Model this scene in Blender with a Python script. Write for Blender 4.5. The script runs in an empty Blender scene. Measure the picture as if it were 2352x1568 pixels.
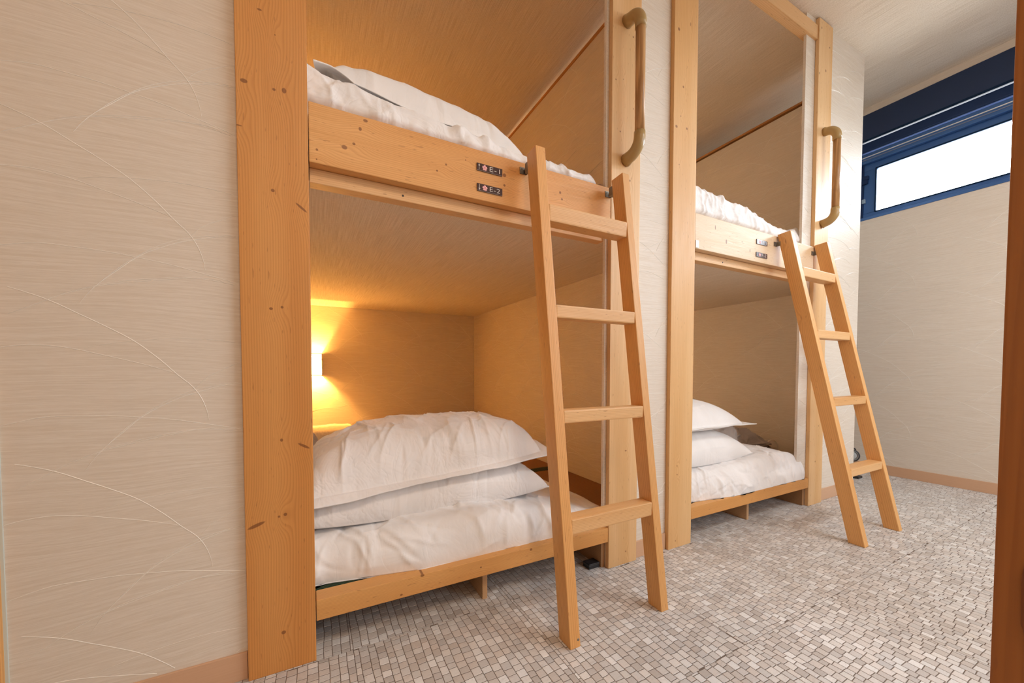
import bpy, bmesh, math, random
import numpy as np
from mathutils import Vector, Matrix

random.seed(7)
S = bpy.context.scene
COL = S.collection
R = math.radians

# ------------------------------------------------------------------ camera
FPX, CX, CY = 872.798, 1176.0, 877.7
YAW, PITCH = R(27.5763), R(-1.78125)
cam_d = bpy.data.cameras.new('camera')
cam_d.sensor_width = 36.0
cam_d.sensor_fit = 'HORIZONTAL'
cam_d.lens = FPX / 2352.0 * 36.0
cam_d.shift_y = (CY - 784.0) / 2352.0
cam_d.clip_start = 0.01
cam = bpy.data.objects.new('camera', cam_d)
COL.objects.link(cam)
fw = Vector((math.sin(YAW) * math.cos(PITCH), math.cos(YAW) * math.cos(PITCH), math.sin(PITCH)))
ri = Vector((math.cos(YAW), -math.sin(YAW), 0))
up = ri.cross(fw)
cam.matrix_world = Matrix(((ri.x, up.x, -fw.x, 0), (ri.y, up.y, -fw.y, 0), (ri.z, up.z, -fw.z, 0.72), (0, 0, 0, 1)))
S.camera = cam

# ------------------------------------------------------------------ world, lights, exposure
S.view_settings.view_transform = 'Standard'
S.view_settings.look = 'None'
S.view_settings.gamma = 1.0
S.view_settings.use_curve_mapping = False
S.view_settings.exposure = 0.17
SKY = 29.0
CEIL_W = 16.0
CEIL2_W = 20.0
LAMP_W = 26.0
LAMP_UP_W = 24.0
LAMP_PAPER = 90.0
REAR_FILL = 0.42  # share of sky let in by the added rear fill window

W = bpy.data.worlds.new('overcast_sky')
S.world = W
W.use_nodes = True
bg = W.node_tree.nodes['Background']
_wn = W.node_tree
_tc = _wn.nodes.new('ShaderNodeTexCoord'); _sp = _wn.nodes.new('ShaderNodeSeparateXYZ'); _mr = _wn.nodes.new('ShaderNodeMapRange'); _mx = _wn.nodes.new('ShaderNodeMix')
_mx.data_type = 'RGBA'
_wn.links.new(_tc.outputs['Generated'], _sp.inputs[0]); _wn.links.new(_sp.outputs[2], _mr.inputs[0])
_mr.inputs[1].default_value = -0.05; _mr.inputs[2].default_value = 0.05
_wn.links.new(_mr.outputs[0], _mx.inputs[0])
_mx.inputs[6].default_value = (0.30, 0.30, 0.29, 1)      # ground
_mx.inputs[7].default_value = (0.86, 0.93, 1.0, 1)       # overcast sky
_wn.links.new(_mx.outputs[2], bg.inputs[0])
bg.inputs[1].default_value = SKY


def light(name, kind, loc, rot, energy, color, **kw):
    d = bpy.data.lights.new(name, kind)
    d.energy = energy
    d.color = color
    for k, v in kw.items():
        setattr(d, k, v)
    o = bpy.data.objects.new(name, d)
    o.location = loc
    o.rotation_euler = rot
    COL.objects.link(o)
    return o


# portal: lets the sky be sampled through the window, gives off no light of its own
po = light('window_portal', 'AREA', (3.66, 0.17, 2.0), (0, R(90), 0), 1.0, (1, 1, 1), shape='RECTANGLE', size=0.36, size_y=2.34)
try:
    po.data.cycles.is_portal = True
except Exception:
    COL.objects.unlink(po)
# portal of the added fill window, unseen behind the camera
po2 = light('rear_fill_portal', 'AREA', (2.4, -1.33, 1.5), (R(-90), 0, 0), 1.0, (1, 1, 1), shape='RECTANGLE', size=1.8, size_y=1.2)
po2.rotation_euler = (R(90), 0, 0)
try:
    po2.data.cycles.is_portal = True
except Exception:
    COL.objects.unlink(po2)
light('ceiling_panel_light', 'AREA', (2.4, -0.5, 2.43), (0, 0, 0), CEIL2_W, (0.92, 0.97, 1.0), shape='RECTANGLE', size=1.2, size_y=0.3)
# the room's warm ceiling lamp, behind the camera
light('ceiling_lamp_light', 'AREA', (0.2, -0.75, 2.34), (0, 0, 0), CEIL_W, (1.0, 0.74, 0.52), shape='DISK', size=0.5)
try:
    S.cycles.use_denoising = True
    S.cycles.diffuse_bounces = 6
    S.cycles.max_bounces = 12
    S.cycles.adaptive_threshold = 0.03
    S.cycles.sample_clamp_indirect = 6.0
except Exception:
    pass


# ------------------------------------------------------------------ helpers
def lin(r, g, b):
    f = lambda c: (c / 255.0) / 12.92 if c <= 10 else ((c / 255.0 + 0.055) / 1.055) ** 2.4
    return (f(r), f(g), f(b), 1.0)


def wm(o):
    b = o.matrix_basis
    if o.parent:
        return wm(o.parent) @ o.matrix_parent_inverse @ b
    return b.copy()


def set_parent(o, p):
    o.parent = p
    o.matrix_parent_inverse = wm(p).inverted()


def tag(o, label=None, cat=None, group=None, kind=None):
    if label: o['label'] = label
    if cat: o['category'] = cat
    if group: o['group'] = group
    if kind: o['kind'] = kind
    return o


def thing(name, label, cat, loc, group=None):
    o = bpy.data.objects.new(name, None)
    o.empty_display_size = 0.05
    o.location = loc
    COL.objects.link(o)
    return tag(o, label, cat, group)


def link_mesh(name, me, mat, parent=None, smooth=False):
    o = bpy.data.objects.new(name, me)
    COL.objects.link(o)
    if mat: me.materials.append(mat)
    if smooth:
        me.polygons.foreach_set('use_smooth', [True] * len(me.polygons))
    if parent is not None: set_parent(o, parent)
    return o


def auto_uv(me):
    uv = me.uv_layers.new(name='UVMap')
    for p in me.polygons:
        n = p.normal
        a = (abs(n.x), abs(n.y), abs(n.z))
        for li in p.loop_indices:
            c = me.vertices[me.loops[li].vertex_index].co
            if a[0] >= a[1] and a[0] >= a[2]: uv.data[li].uv = (c.y, c.z)
            elif a[1] >= a[2]: uv.data[li].uv = (c.x, c.z)
            else: uv.data[li].uv = (c.x, c.y)


def bm_box(bm, x0, x1, y0, y1, z0, z1):
    v = [bm.verts.new(c) for c in ((x0, y0, z0), (x1, y0, z0), (x1, y1, z0), (x0, y1, z0), (x0, y0, z1), (x1, y0, z1), (x1, y1, z1), (x0, y1, z1))]
    for f in ((0, 3, 2, 1), (4, 5, 6, 7), (0, 1, 5, 4), (1, 2, 6, 5), (2, 3, 7, 6), (3, 0, 4, 7)):
        bm.faces.new([v[i] for i in f])
    return v


def bm_obj(name, bm, mat, parent=None, smooth=False, uv=False):
    me = bpy.data.meshes.new(name)
    bm.normal_update()
    bm.to_mesh(me)
    bm.free()
    if uv: auto_uv(me)
    return link_mesh(name, me, mat, parent, smooth)


def boxes(name, lst, mat, parent=None, bevel=0.0, uv=True, kind=None):
    bm = bmesh.new()
    for b in lst: bm_box(bm, *b)
    if bevel:
        bmesh.ops.bevel(bm, geom=list(bm.edges), offset=bevel, segments=2, profile=0.5, affect='EDGES')
    o = bm_obj(name, bm, mat, parent, uv=uv)
    if kind: o['kind'] = kind
    return o


def board(name, x0, x1, y0, y1, z0, z1, axis, mat, parent=None, bevel=0.0018):
    """a piece of timber with its own local frame: local z runs along the grain, local x is the visible width"""
    c = Vector(((x0 + x1) / 2, (y0 + y1) / 2, (z0 + z1) / 2))
    dx, dy, dz = x1 - x0, y1 - y0, z1 - z0
    bm = bmesh.new()
    if axis == 'z': w, t, l, rot = dx, dy, dz, Matrix.Identity(3)
    elif axis == 'x': w, t, l, rot = dz, dy, dx, Matrix(((0, 0, 1), (0, 1, 0), (-1, 0, 0)))
    else: w, t, l, rot = dx, dz, dy, Matrix(((1, 0, 0), (0, 0, 1), (0, -1, 0)))
    bm_box(bm, -w / 2, w / 2, -t / 2, t / 2, -l / 2, l / 2)
    if bevel:
        bmesh.ops.bevel(bm, geom=list(bm.edges), offset=bevel, segments=2, profile=0.6, affect='EDGES')
    me = bpy.data.meshes.new(name)
    bm.normal_update(); bm.to_mesh(me); bm.free()
    o = bpy.data.objects.new(name, me)
    COL.objects.link(o)
    me.materials.append(mat)
    o.matrix_basis = Matrix.Translation(c) @ rot.to_4x4()
    if parent is not None: set_parent(o, parent)
    return o


def tube(name, pts, rad, mat, parent=None, n=12, caps=True):
    pts = [Vector(p) for p in pts]
    rs = rad if isinstance(rad, (list, tuple)) else [rad] * len(pts)
    bm = bmesh.new()
    rings = []
    ref = None
    for i, p in enumerate(pts):
        t = (pts[min(i + 1, len(pts) - 1)] - pts[max(i - 1, 0)]).normalized()
        if ref is None:
            ref = t.orthogonal().normalized()
        ref = (ref - t * ref.dot(t)).normalized()
        b = t.cross(ref)
        rings.append([bm.verts.new(p + (ref * math.cos(2 * math.pi * k / n) + b * math.sin(2 * math.pi * k / n)) * rs[i]) for k in range(n)])
    for a, c in zip(rings, rings[1:]):
        for k in range(n):
            bm.faces.new((a[k], a[(k + 1) % n], c[(k + 1) % n], c[k]))
    if caps:
        bm.faces.new(list(reversed(rings[0]))); bm.faces.new(rings[-1])
    return bm_obj(name, bm, mat, parent, smooth=True)


# ------------------------------------------------------------------ node helpers
class NT:
    def __init__(s, name, rough=0.5, spec=0.4):
        s.m = bpy.data.materials.new(name)
        s.m.use_nodes = True
        s.t = s.m.node_tree
        s.N = s.t.nodes
        s.b = s.N['Principled BSDF']
        s.b.inputs['Roughness'].default_value = rough
        s.b.inputs['Specular IOR Level'].default_value = spec

    def put(s, sock, v):
        if v is None: return
        if isinstance(v, bpy.types.NodeSocket): s.t.links.new(v, sock)
        elif isinstance(v, (tuple, list)) and sock.type == 'RGBA' and len(v) == 3: sock.default_value = (*v, 1)
        else: sock.default_value = v

    def new(s, t, **kw):
        n = s.N.new(t)
        for k, v in kw.items(): setattr(n, k, v)
        return n

    def math(s, op, a, b=None, c=None, clamp=False):
        n = s.new('ShaderNodeMath', operation=op, use_clamp=clamp)
        s.put(n.inputs[0], a); s.put(n.inputs[1], b); s.put(n.inputs[2], c)
        return n.outputs[0]

    def vmul(s, v, k):
        n = s.new('ShaderNodeVectorMath', operation='MULTIPLY')
        s.put(n.inputs[0], v); s.put(n.inputs[1], k)
        return n.outputs[0]

    def vadd(s, v, k):
        n = s.new('ShaderNodeVectorMath', operation='ADD')
        s.put(n.inputs[0], v); s.put(n.inputs[1], k)
        return n.outputs[0]

    def noise(s, v, scale=1.0, detail=2.0, rough=0.5, dist=0.0):
        n = s.new('ShaderNodeTexNoise')
        s.put(n.inputs['Vector'], v)
        n.inputs['Scale'].default_value = scale
        n.inputs['Detail'].default_value = detail
        n.inputs['Roughness'].default_value = rough
        n.inputs['Distortion'].default_value = dist
        return n.outputs['Fac']

    def sep(s, v):
        n = s.new('ShaderNodeSeparateXYZ'); s.put(n.inputs[0], v)
        return n.outputs

    def comb(s, x=0, y=0, z=0):
        n = s.new('ShaderNodeCombineXYZ')
        s.put(n.inputs[0], x); s.put(n.inputs[1], y); s.put(n.inputs[2], z)
        return n.outputs[0]

    def mix(s, f, a, b, mode='MIX'):
        n = s.new('ShaderNodeMix', data_type='RGBA', blend_type=mode)
        s.put(n.inputs[0], f); s.put(n.inputs[6], a); s.put(n.inputs[7], b)
        return n.outputs[2]

    def step(s, x, lo, hi, olo=0.0, ohi=1.0):
        n = s.new('ShaderNodeMapRange', interpolation_type='SMOOTHSTEP')
        s.put(n.inputs[0], x)
        n.inputs[1].default_value = lo; n.inputs[2].default_value = hi
        n.inputs[3].default_value = olo; n.inputs[4].default_value = ohi
        return n.outputs[0]

    def bump(s, h, strength=0.3, dist=0.001):
        n = s.new('ShaderNodeBump')
        n.inputs['Strength'].default_value = strength
        n.inputs['Distance'].default_value = dist
        s.put(n.inputs['Height'], h)
        s.put(s.b.inputs['Normal'], n.outputs[0])

    def obj(s):
        return s.new('ShaderNodeTexCoord').outputs['Object']

    def uv(s):
        return s.new('ShaderNodeTexCoord').outputs['UV']

    def color(s, c): s.put(s.b.inputs['Base Color'], c)
    def rough(s, c): s.put(s.b.inputs['Roughness'], c)


def plain(name, col, rough=0.5, spec=0.4, metal=0.0):
    t = NT(name, rough, spec)
    t.color(col)
    t.b.inputs['Metallic'].default_value = metal
    return t.m


# ---- pine timber
def wood(name, knots=(), light_c=(0.79, 0.425, 0.15), dark_c=(0.53, 0.205, 0.046), auto=True, freq=185.0, rough=0.46):
    t = NT(name, rough, 0.45)
    P = t.obj()
    rnd = t.new('ShaderNodeObjectInfo').outputs['Random']
    off = t.comb(t.math('MULTIPLY', rnd, 3.1), t.math('MULTIPLY', rnd, 7.7), t.math('MULTIPLY', rnd, 41.0))
    G = t.vadd(P, off)
    x, y, z = t.sep(P)
    warp = t.noise(t.vmul(G, (7.0, 7.0, 0.9)), 1.0, 2.0, 0.5)
    r = t.math('ADD', t.math('MULTIPLY', x, freq), t.math('MULTIPLY', y, freq * 0.8))
    r = t.math('MULTIPLY_ADD', warp, 7.0, r)
    core = None
    for (kx, kz, ra, rb, sl) in knots:
        dx = t.math('SUBTRACT', x, kx); dz = t.math('SUBTRACT', z, kz)
        if sl: dz = t.math('MULTIPLY_ADD', dx, -sl, dz)
        ex = t.math('DIVIDE', dx, ra); ez = t.math('DIVIDE', dz, rb)
        d2 = t.math('MULTIPLY_ADD', ex, ex, t.math('MULTIPLY', ez, ez))
        c = t.step(d2, 0.55, 1.15, 1.0, 0.0)
        core = c if core is None else t.math('MAXIMUM', core, c)
        gx = t.math('DIVIDE', dx, 0.008 + ra * 1.7); gz = t.math('DIVIDE', dz, 0.03 + rb * 3.2)
        g2 = t.math('MULTIPLY_ADD', gx, gx, t.math('MULTIPLY', gz, gz))
        bumpv = t.math('EXPONENT', t.math('MULTIPLY', g2, -1.0))
        r = t.math('MULTIPLY_ADD', bumpv, 2.6, r)
    if auto:
        v = t.new('ShaderNodeTexVoronoi')
        t.put(v.inputs['Vector'], t.vmul(G, (13.0, 13.0, 4.0)))
        v.inputs['Scale'].default_value = 1.0
        cr = t.sep(v.outputs['Color'])[0]
        size = t.step(cr, 0.55, 1.0, 0.0, 0.10)
        dd = t.math('SUBTRACT', v.outputs['Distance'], size)
        c = t.step(dd, -0.035, 0.01, 1.0, 0.0)
        c = t.math('MULTIPLY', c, t.step(cr, 0.58, 0.66))
        core = c if core is None else t.math('MAXIMUM', core, c)
        near = t.math('EXPONENT', t.math('MULTIPLY', t.math('MAXIMUM', dd, 0.0), -9.0))
        r = t.math('MULTIPLY_ADD', t.math('MULTIPLY', near, t.step(cr, 0.55, 0.7)), 2.2, r)
    fr = t.math('FRACT', r)
    late = t.math('MULTIPLY', t.step(fr, 0.25, 0.82), t.step(fr, 0.86, 1.0, 1.0, 0.0))
    broad = t.noise(t.vmul(G, (9.0, 9.0, 0.7)), 1.0, 2.0, 0.55)
    fib = t.noise(t.vmul(G, (420.0, 420.0, 7.0)), 1.0, 2.0, 0.6)
    lightv = t.mix(t.step(broad, 0.3, 0.72), light_c, tuple(c * k for c, k in zip(light_c, (0.90, 0.80, 0.66))))
    mid = t.mix(t.math('MULTIPLY', late, t.step(broad, 0.2, 0.8, 0.22, 0.46)), lightv, dark_c)
    mid = t.mix(t.step(fib, 0.25, 0.75, 0.0, 0.16), mid, (0.45, 0.20, 0.06), 'MIX')
    fleck = t.noise(t.vmul(G, (240.0, 240.0, 38.0)), 1.0, 1.0, 0.5)
    mid = t.mix(t.step(fleck, 0.70, 0.76, 0.0, 0.45), mid, (0.30, 0.11, 0.03))
    if core is not None:
        mid = t.mix(t.math('MULTIPLY', core, 0.80), mid, (0.20, 0.065, 0.018))
    t.color(mid)
    t.rough(t.step(fib, 0.2, 0.8, rough - 0.05, rough + 0.12))
    t.bump(t.math('ADD', t.math('MULTIPLY', late, -0.5), t.math('MULTIPLY', fib, 0.5)), 0.25, 0.0006)
    return t.m


PINE = wood('pine')
PINE_PALE = wood('pine_pale', light_c=(0.80, 0.52, 0.27), dark_c=(0.58, 0.29, 0.10))
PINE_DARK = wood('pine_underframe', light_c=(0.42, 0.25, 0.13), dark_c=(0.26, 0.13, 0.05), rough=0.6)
PINE_FINE = wood('pine_fine', freq=230.0, light_c=(0.79, 0.49, 0.23))


# ---- brushed wallpaper; its raised grass blades are geometry (emboss, below)
def wallpaper(name, base):
    t = NT(name, 0.55, 0.35)
    uv = t.uv()
    u, v, _ = t.sep(uv)
    wob = t.noise(t.comb(t.math('MULTIPLY', u, 1.6), t.math('MULTIPLY', v, 2.5), 0), 1.0, 2.0)
    v2 = t.math('MULTIPLY_ADD', wob, 0.10, v)
    st = t.noise(t.comb(t.math('MULTIPLY', u, 5.0), t.math('MULTIPLY', v2, 230.0), 0), 1.0, 4.0, 0.65)
    st2 = t.noise(t.comb(t.math('MULTIPLY', u, 40.0), t.math('MULTIPLY', v, 900.0), 3.3), 1.0, 2.0, 0.6)
    dark = tuple(c * k for c, k in zip(base, (0.90, 0.87, 0.83)))
    c = t.mix(t.step(st, 0.30, 0.70), dark, base)
    c = t.mix(t.step(st2, 0.35, 0.70, 0.12, 0.0), c, (0.35, 0.24, 0.15))
    t.color(c)
    t.rough(t.step(st, 0.25, 0.75, 0.68, 0.46))
    h = t.math('MULTIPLY', st, 0.6)
    t.bump(t.math('MULTIPLY_ADD', st2, 0.25, h), 0.35, 0.0012)
    return t.m


PAPER = wallpaper('grass_wallpaper', (0.80, 0.73, 0.645))


def woven(name, base):
    t = NT(name, 0.75, 0.25)
    u, v, _ = t.sep(t.uv())
    wob = t.noise(t.comb(t.math('MULTIPLY', u, 30.0), t.math('MULTIPLY', v, 8.0), 0), 1.0, 1.0)
    a = t.noise(t.comb(t.math('MULTIPLY_ADD', wob, 1.2, t.math('MULTIPLY', u, 420.0)), t.math('MULTIPLY', v, 5.0), 0), 1.0, 2.0, 0.6)
    b = t.noise(t.comb(t.math('MULTIPLY', u, 60.0), t.math('MULTIPLY', v, 420.0), 5.0), 1.0, 2.0, 0.6)
    h = t.math('ADD', t.math('MULTIPLY', a, 0.7), t.math('MULTIPLY', b, 0.4))
    c = t.mix(t.step(h, 0.40, 0.68), tuple(x * k for x, k in zip(base, (0.80, 0.76, 0.70))), base)
    t.color(c)
    t.bump(h, 0.4, 0.001)
    return t.m


CEILPAPER = woven('woven_ceiling_paper', (0.82, 0.73, 0.62))

# ---- cloth
def cloth(name, col, crease=0.5):
    t = NT(name, 0.85, 0.2)
    P = t.obj()
    w = t.noise(t.vmul(P, (900, 900, 900)), 1.0, 1.0)
    n1 = t.noise(P, 7.0, 3.0, 0.55, 1.2)
    n2 = t.noise(t.vmul(P, (15, 6, 9)), 1.0, 2.0, 0.55, 1.6)
    rid = t.math('ABSOLUTE', t.math('SUBTRACT', n1, 0.5))
    rid2 = t.math('ABSOLUTE', t.math('SUBTRACT', n2, 0.5))
    h = t.math('MULTIPLY_ADD', t.math('MINIMUM', rid, 0.12), 5.0, t.math('MULTIPLY', t.math('MINIMUM', rid2, 0.1), 4.0))
    h = t.math('MULTIPLY_ADD', w, 0.012, h)
    t.color(t.mix(t.step(n1, 0.3, 0.7), col, tuple(c * 0.95 for c in col)))
    t.b.inputs['Sheen Weight'].default_value = 0.15
    t.bump(h, crease, 0.006)
    return t.m


SHEET = cloth('white_cotton', (0.88, 0.86, 0.855), 0.24)
SHEET_SMOOTH = cloth('white_cotton_smooth', (0.88, 0.865, 0.86), 0.10)
CREAM = cloth('cream_cotton', (0.78, 0.70, 0.56), 0.3)
GREYCLOTH = cloth('grey_blanket_cloth', (0.40, 0.355, 0.33), 0.3)
BROWNCLOTH = cloth('brown_binding', (0.26, 0.13, 0.06), 0.2)


# ------------------------------------------------------------------ structure
YF, YW = 1.042, 1.06          # front of the posts, face of the papered wall
def ceil_z(x): return 2.527 + 0.04 * (x - 2.32)


def structure(o):
    o['kind'] = 'structure'
    return o


BLADES = [
    [(-.62, 1.232), (-.56, 1.222), (-.50, 1.206), (-.45, 1.187), (-.407, 1.162), (-.37, 1.14), (-.328, 1.112), (-.288, 1.074), (-.26, 1.042), (-.235, 1.016), (-.22, .99), (-.211, .962), (-.208, .941)],
    [(-.58, 1.07), (-.54, 1.085), (-.503, 1.096), (-.461, 1.1), (-.418, 1.094), (-.371, 1.081), (-.323, 1.067), (-.281, 1.052), (-.26, 1.044)],
    [(-.56, 1.12), (-.501, 1.156), (-.465, 1.177), (-.43, 1.198), (-.384, 1.218), (-.335, 1.231), (-.284, 1.242), (-.23, 1.252), (-.188, 1.253), (-.172, 1.245)],
    [(-.406, 1.183), (-.384, 1.218), (-.351, 1.253), (-.318, 1.286), (-.283, 1.309), (-.247, 1.327), (-.209, 1.34), (-.17, 1.35), (-.11, 1.352)],
    [(-.60, 1.24), (-.55, 1.268), (-.498, 1.284), (-.456, 1.293), (-.412, 1.292), (-.366, 1.29), (-.318, 1.284), (-.266, 1.276), (-.211, 1.263), (-.148, 1.247), (-.09, 1.222), (-.05, 1.20)],
    [(-.402, 1.095), (-.371, 1.104), (-.322, 1.113), (-.269, 1.119), (-.214, 1.12), (-.15, 1.114), (-.10, 1.10), (-.06, 1.08)],
    [(-.432, .869), (-.392, .886), (-.343, .902), (-.291, .913), (-.237, .921), (-.178, .917), (-.12, .905)],
    [(-.399, .865), (-.376, .896), (-.353, .923), (-.325, .951), (-.29, .979), (-.254, .999), (-.216, 1.012), (-.152, 1.024), (-.10, 1.02), (-.06, 1.005)],
    [(-.231, 1.012), (-.208, 1.037), (-.176, 1.055), (-.149, 1.069), (-.08, 1.085)],
]
BLADE_W = (1.0, .75, .6, .85, .8, .5, .6, .6, .6)
BLADE = plain('raised_blade', (0.87, 0.82, 0.745), 0.3, 0.5)


def emboss(wall, axis, plane, sign, u0, u1, v0, v1, du=0.0, flip=False, width=0.0010, height=0.00055):
    """the raised grass blades of the wallpaper, repeated every 0.46 x 0.331 m over one wall face"""
    V, F = [], []
    PU, PV = 0.46, 0.331
    for bi, bl in enumerate(BLADES):
        pts = []
        for k in range(len(bl) - 1):
            a, b, c, d = bl[max(k - 1, 0)], bl[k], bl[k + 1], bl[min(k + 2, len(bl) - 1)]
            for q in range(3):
                t = q / 3.0
                pts.append(tuple(0.5 * (2 * b[m] + (c[m] - a[m]) * t + (2 * a[m] - 5 * b[m] + 4 * c[m] - d[m]) * t * t + (3 * b[m] - a[m] - 3 * c[m] + d[m]) * t ** 3) for m in (0, 1)))
        pts.append(bl[-1])
        n = len(pts)
        if flip: pts = [(-x, z) for x, z in pts]
        for iu in range(-14, 15):
            for iv in range(-6, 8):
                prev = None
                for k, (x, z) in enumerate(pts):
                    U = x + du + iu * PU; Z = z + iv * PV
                    if not (u0 < U < u1 and v0 < Z < v1):
                        prev = None
                        continue
                    a = pts[max(k - 1, 0)]; b = pts[min(k + 1, n - 1)]
                    tx, tz = b[0] - a[0], b[1] - a[1]
                    l = math.hypot(tx, tz) or 1.0
                    w = width * BLADE_W[bi] * min(1.0, 0.25 + 3.0 * min(k, n - 1 - k) / n)
                    nx, nz = -tz / l * w, tx / l * w
                    base = len(V)
                    for (s_, h_) in ((-1, 0.0), (0, 1.0), (1, 0.0)):
                        p, r_, dd = U + s_ * nx, Z + s_ * nz, plane + sign * (0.00012 + height * h_)
                        V.append((p, dd, r_) if axis == 'y' else (dd, p, r_))
                    if prev is not None:
                        for e in (0, 1): F.append((prev + e, prev + e + 1, base + e + 1, base + e))
                    prev = base
    me = bpy.data.meshes.new('embossed_grass')
    me.from_pydata(V, [], F)
    o = link_mesh('embossed_grass', me, BLADE, wall)
    o['kind'] = 'stuff'


# floor slab under the tiles (joint colour) -------------------------------------------------
gt = NT('joint_brown', 0.7, 0.3)
gt.color(gt.mix(gt.noise(gt.obj(), 60.0, 2.0), (0.135, 0.10, 0.08), (0.20, 0.155, 0.125)))
floor = structure(boxes('floor', [(-1.7, 3.62, -1.3, 3.36, -0.06, -0.0008)], gt.m, uv=False))

tm = NT('stone_tile', 0.38, 0.5)
at = tm.new('ShaderNodeAttribute'); at.attribute_name = 'tone'
tp = tm.new('ShaderNodeTexCoord').outputs['Object']
vein = tm.noise(tm.vmul(tp, (55, 160, 1)), 1.0, 3.0, 0.6, 1.5)
tc = tm.mix(tm.step(vein, 0.42, 0.75, 0.0, 0.22), at.outputs['Color'], (0.30, 0.22, 0.18))
tm.color(tm.mix(tm.step(vein, 0.25, 0.42, 0.20, 0.0), tc, (0.72, 0.68, 0.64)))
tm.bump(vein, 0.08, 0.0005)
TILE = tm.m

TONES = [(0.60, 0.56, 0.53), (0.57, 0.525, 0.49), (0.66, 0.635, 0.61), (0.50, 0.46, 0.43), (0.72, 0.71, 0.70), (0.60, 0.58, 0.565), (0.55, 0.525, 0.51), (0.63, 0.59, 0.56)]


def tile_layout():
    """vinyl squares of 457 mm; in each, wavering columns of small stones, cut off straight at the seams"""
    rr = random.Random(3)
    out = []
    SQ = 0.4572
    for i in range(-4, 8):
        X0 = 0.081 + SQ * i
        for j in range(-3, 4):
            Y0 = 0.582 + SQ * j
            if X0 > 3.52 or X0 + SQ < -0.75 or Y0 + SQ < -0.25 or Y0 > 2.0: continue
            if Y0 > 1.06 and X0 > 2.9 and False: continue
            ph = rr.random() * 6.28
            k1, k2 = rr.uniform(9, 14), rr.uniform(24, 34)
            edges = [-rr.random() * 0.018]
            while edges[-1] < SQ: edges.append(edges[-1] + rr.choice((0.0185, 0.020, 0.021, 0.022, 0.023, 0.0245)))
            amp = [rr.uniform(0.0012, 0.0022) for _ in edges]
            ps = [ph + 0.5 * q + rr.uniform(-.5, .5) for q in range(len(edges))]
            wav = lambda q, y: edges[q] + amp[q] * math.sin(k1 * y + ps[q]) + 0.0007 * math.sin(k2 * y * 2 + ps[q] * 2.3)
            base = -rr.random() * 0.02
            for q in range(len(edges) - 1):
                y = base + rr.uniform(-0.005, 0.005) - 0.02
                sl = 0.0
                while y < SQ:
                    ln = rr.choice((0.0185, 0.020, 0.0215, 0.023, 0.0245, 0.0265))
                    y1 = y + ln
                    g = 0.00072
                    gy = 0.00095
                    sn = rr.uniform(-0.0016, 0.0016)
                    c = [(wav(q, y) + g, y + gy), (wav(q + 1, y) - g, y + gy + sl), (wav(q + 1, y1) - g, y1 - gy + sn), (wav(q, y1) + g, y1 - gy)]
                    sl = sn
                    m = 0.0007
                    c = [(min(max(a, m), SQ - m), min(max(b, m), SQ - m)) for a, b in c]
                    if c[1][0] - c[0][0] > 0.0016 and c[2][1] - c[1][1] > 0.0016 and c[3][1] - c[0][1] > 0.0016:
                        out.append([(X0 + a, Y0 + b) for a, b in c])
                    y = y1
    return out


def tile_verts(c, cx=0.0, cy=0.0, h=0.0):
    """12 points: skirt, rim, slightly sunk-in top corners"""
    mx = sum(p[0] for p in c) / 4; my = sum(p[1] for p in c) / 4
    v = [(p[0] - cx, p[1] - cy, -0.0016) for p in c]
    v += [(p[0] - cx, p[1] - cy, h - 0.0004) for p in c]
    v += [(p[0] + (mx - p[0]) * 0.07 - cx, p[1] + (my - p[1]) * 0.07 - cy, h) for p in c]
    return v


TF = []
for k in range(4):
    k2 = (k + 1) % 4
    TF.append((k, k2, 4 + k2, 4 + k)); TF.append((4 + k, 4 + k2, 8 + k2, 8 + k))
TF.append((8, 9, 10, 11))


def tone_of(rr):
    t = rr.choice(TONES); k = rr.uniform(0.92, 1.10)
    return (t[0] * k, t[1] * k, t[2] * k, 1.0)


def project(x, y, z):
    d = Vector((x, y, z)) - Vector((0, 0, 0.72))
    f = d.dot(fw)
    if f < 0.05: return None
    return (CX + FPX * d.dot(ri) / f, CY - FPX * d.dot(up) / f)


def build_tiles():
    rr = random.Random(5)
    T = tile_layout()
    scored = []
    for i, c in enumerate(T):
        mx = sum(p[0] for p in c) / 4; my = sum(p[1] for p in c) / 4
        a = 0.0
        if my < 1.03:
            q = [project(p[0], p[1], 0) for p in c]
            if all(q) and all(720 < s[0] < 2285 and s[1] < 1566 for s in q) and not (1283 < q[0][0] < 1335 and q[0][1] < 1490):
                a = 0.5 * abs(sum(q[k][0] * q[(k + 1) % 4][1] - q[(k + 1) % 4][0] * q[k][1] for k in range(4)))
        scored.append((a, i))
    scored.sort(reverse=True)
    single = {i for a, i in scored[:300]}
    V, F, Cc = [], [], []
    for i, c in enumerate(T):
        h = rr.uniform(-0.00015, 0.00015)
        tone = tone_of(rr)
        if i in single:
            mx = sum(p[0] for p in c) / 4; my = sum(p[1] for p in c) / 4
            me = bpy.data.meshes.new('tile')
            me.from_pydata(tile_verts(c, mx, my, h), [], TF)
            at = me.color_attributes.new('tone', 'FLOAT_COLOR', 'POINT')
            at.data.foreach_set('color', list(tone) * 12)
            o = bpy.data.objects.new('tile', me)
            me.materials.append(TILE)
            o.location = (mx, my, 0)
            COL.objects.link(o)
            o.parent = floor
        else:
            b = len(V)
            V += tile_verts(c, 0, 0, h)
            F += [tuple(b + k for k in f) for f in TF]
            Cc += list(tone) * 12
    me = bpy.data.meshes.new('mosaic_tiles')
    me.from_pydata(V, [], F)
    at = me.color_attributes.new('tone', 'FLOAT_COLOR', 'POINT')
    at.data.foreach_set('color', Cc)
    o = link_mesh('mosaic_tiles', me, TILE, floor)
    o['kind'] = 'stuff'


build_tiles()

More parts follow.
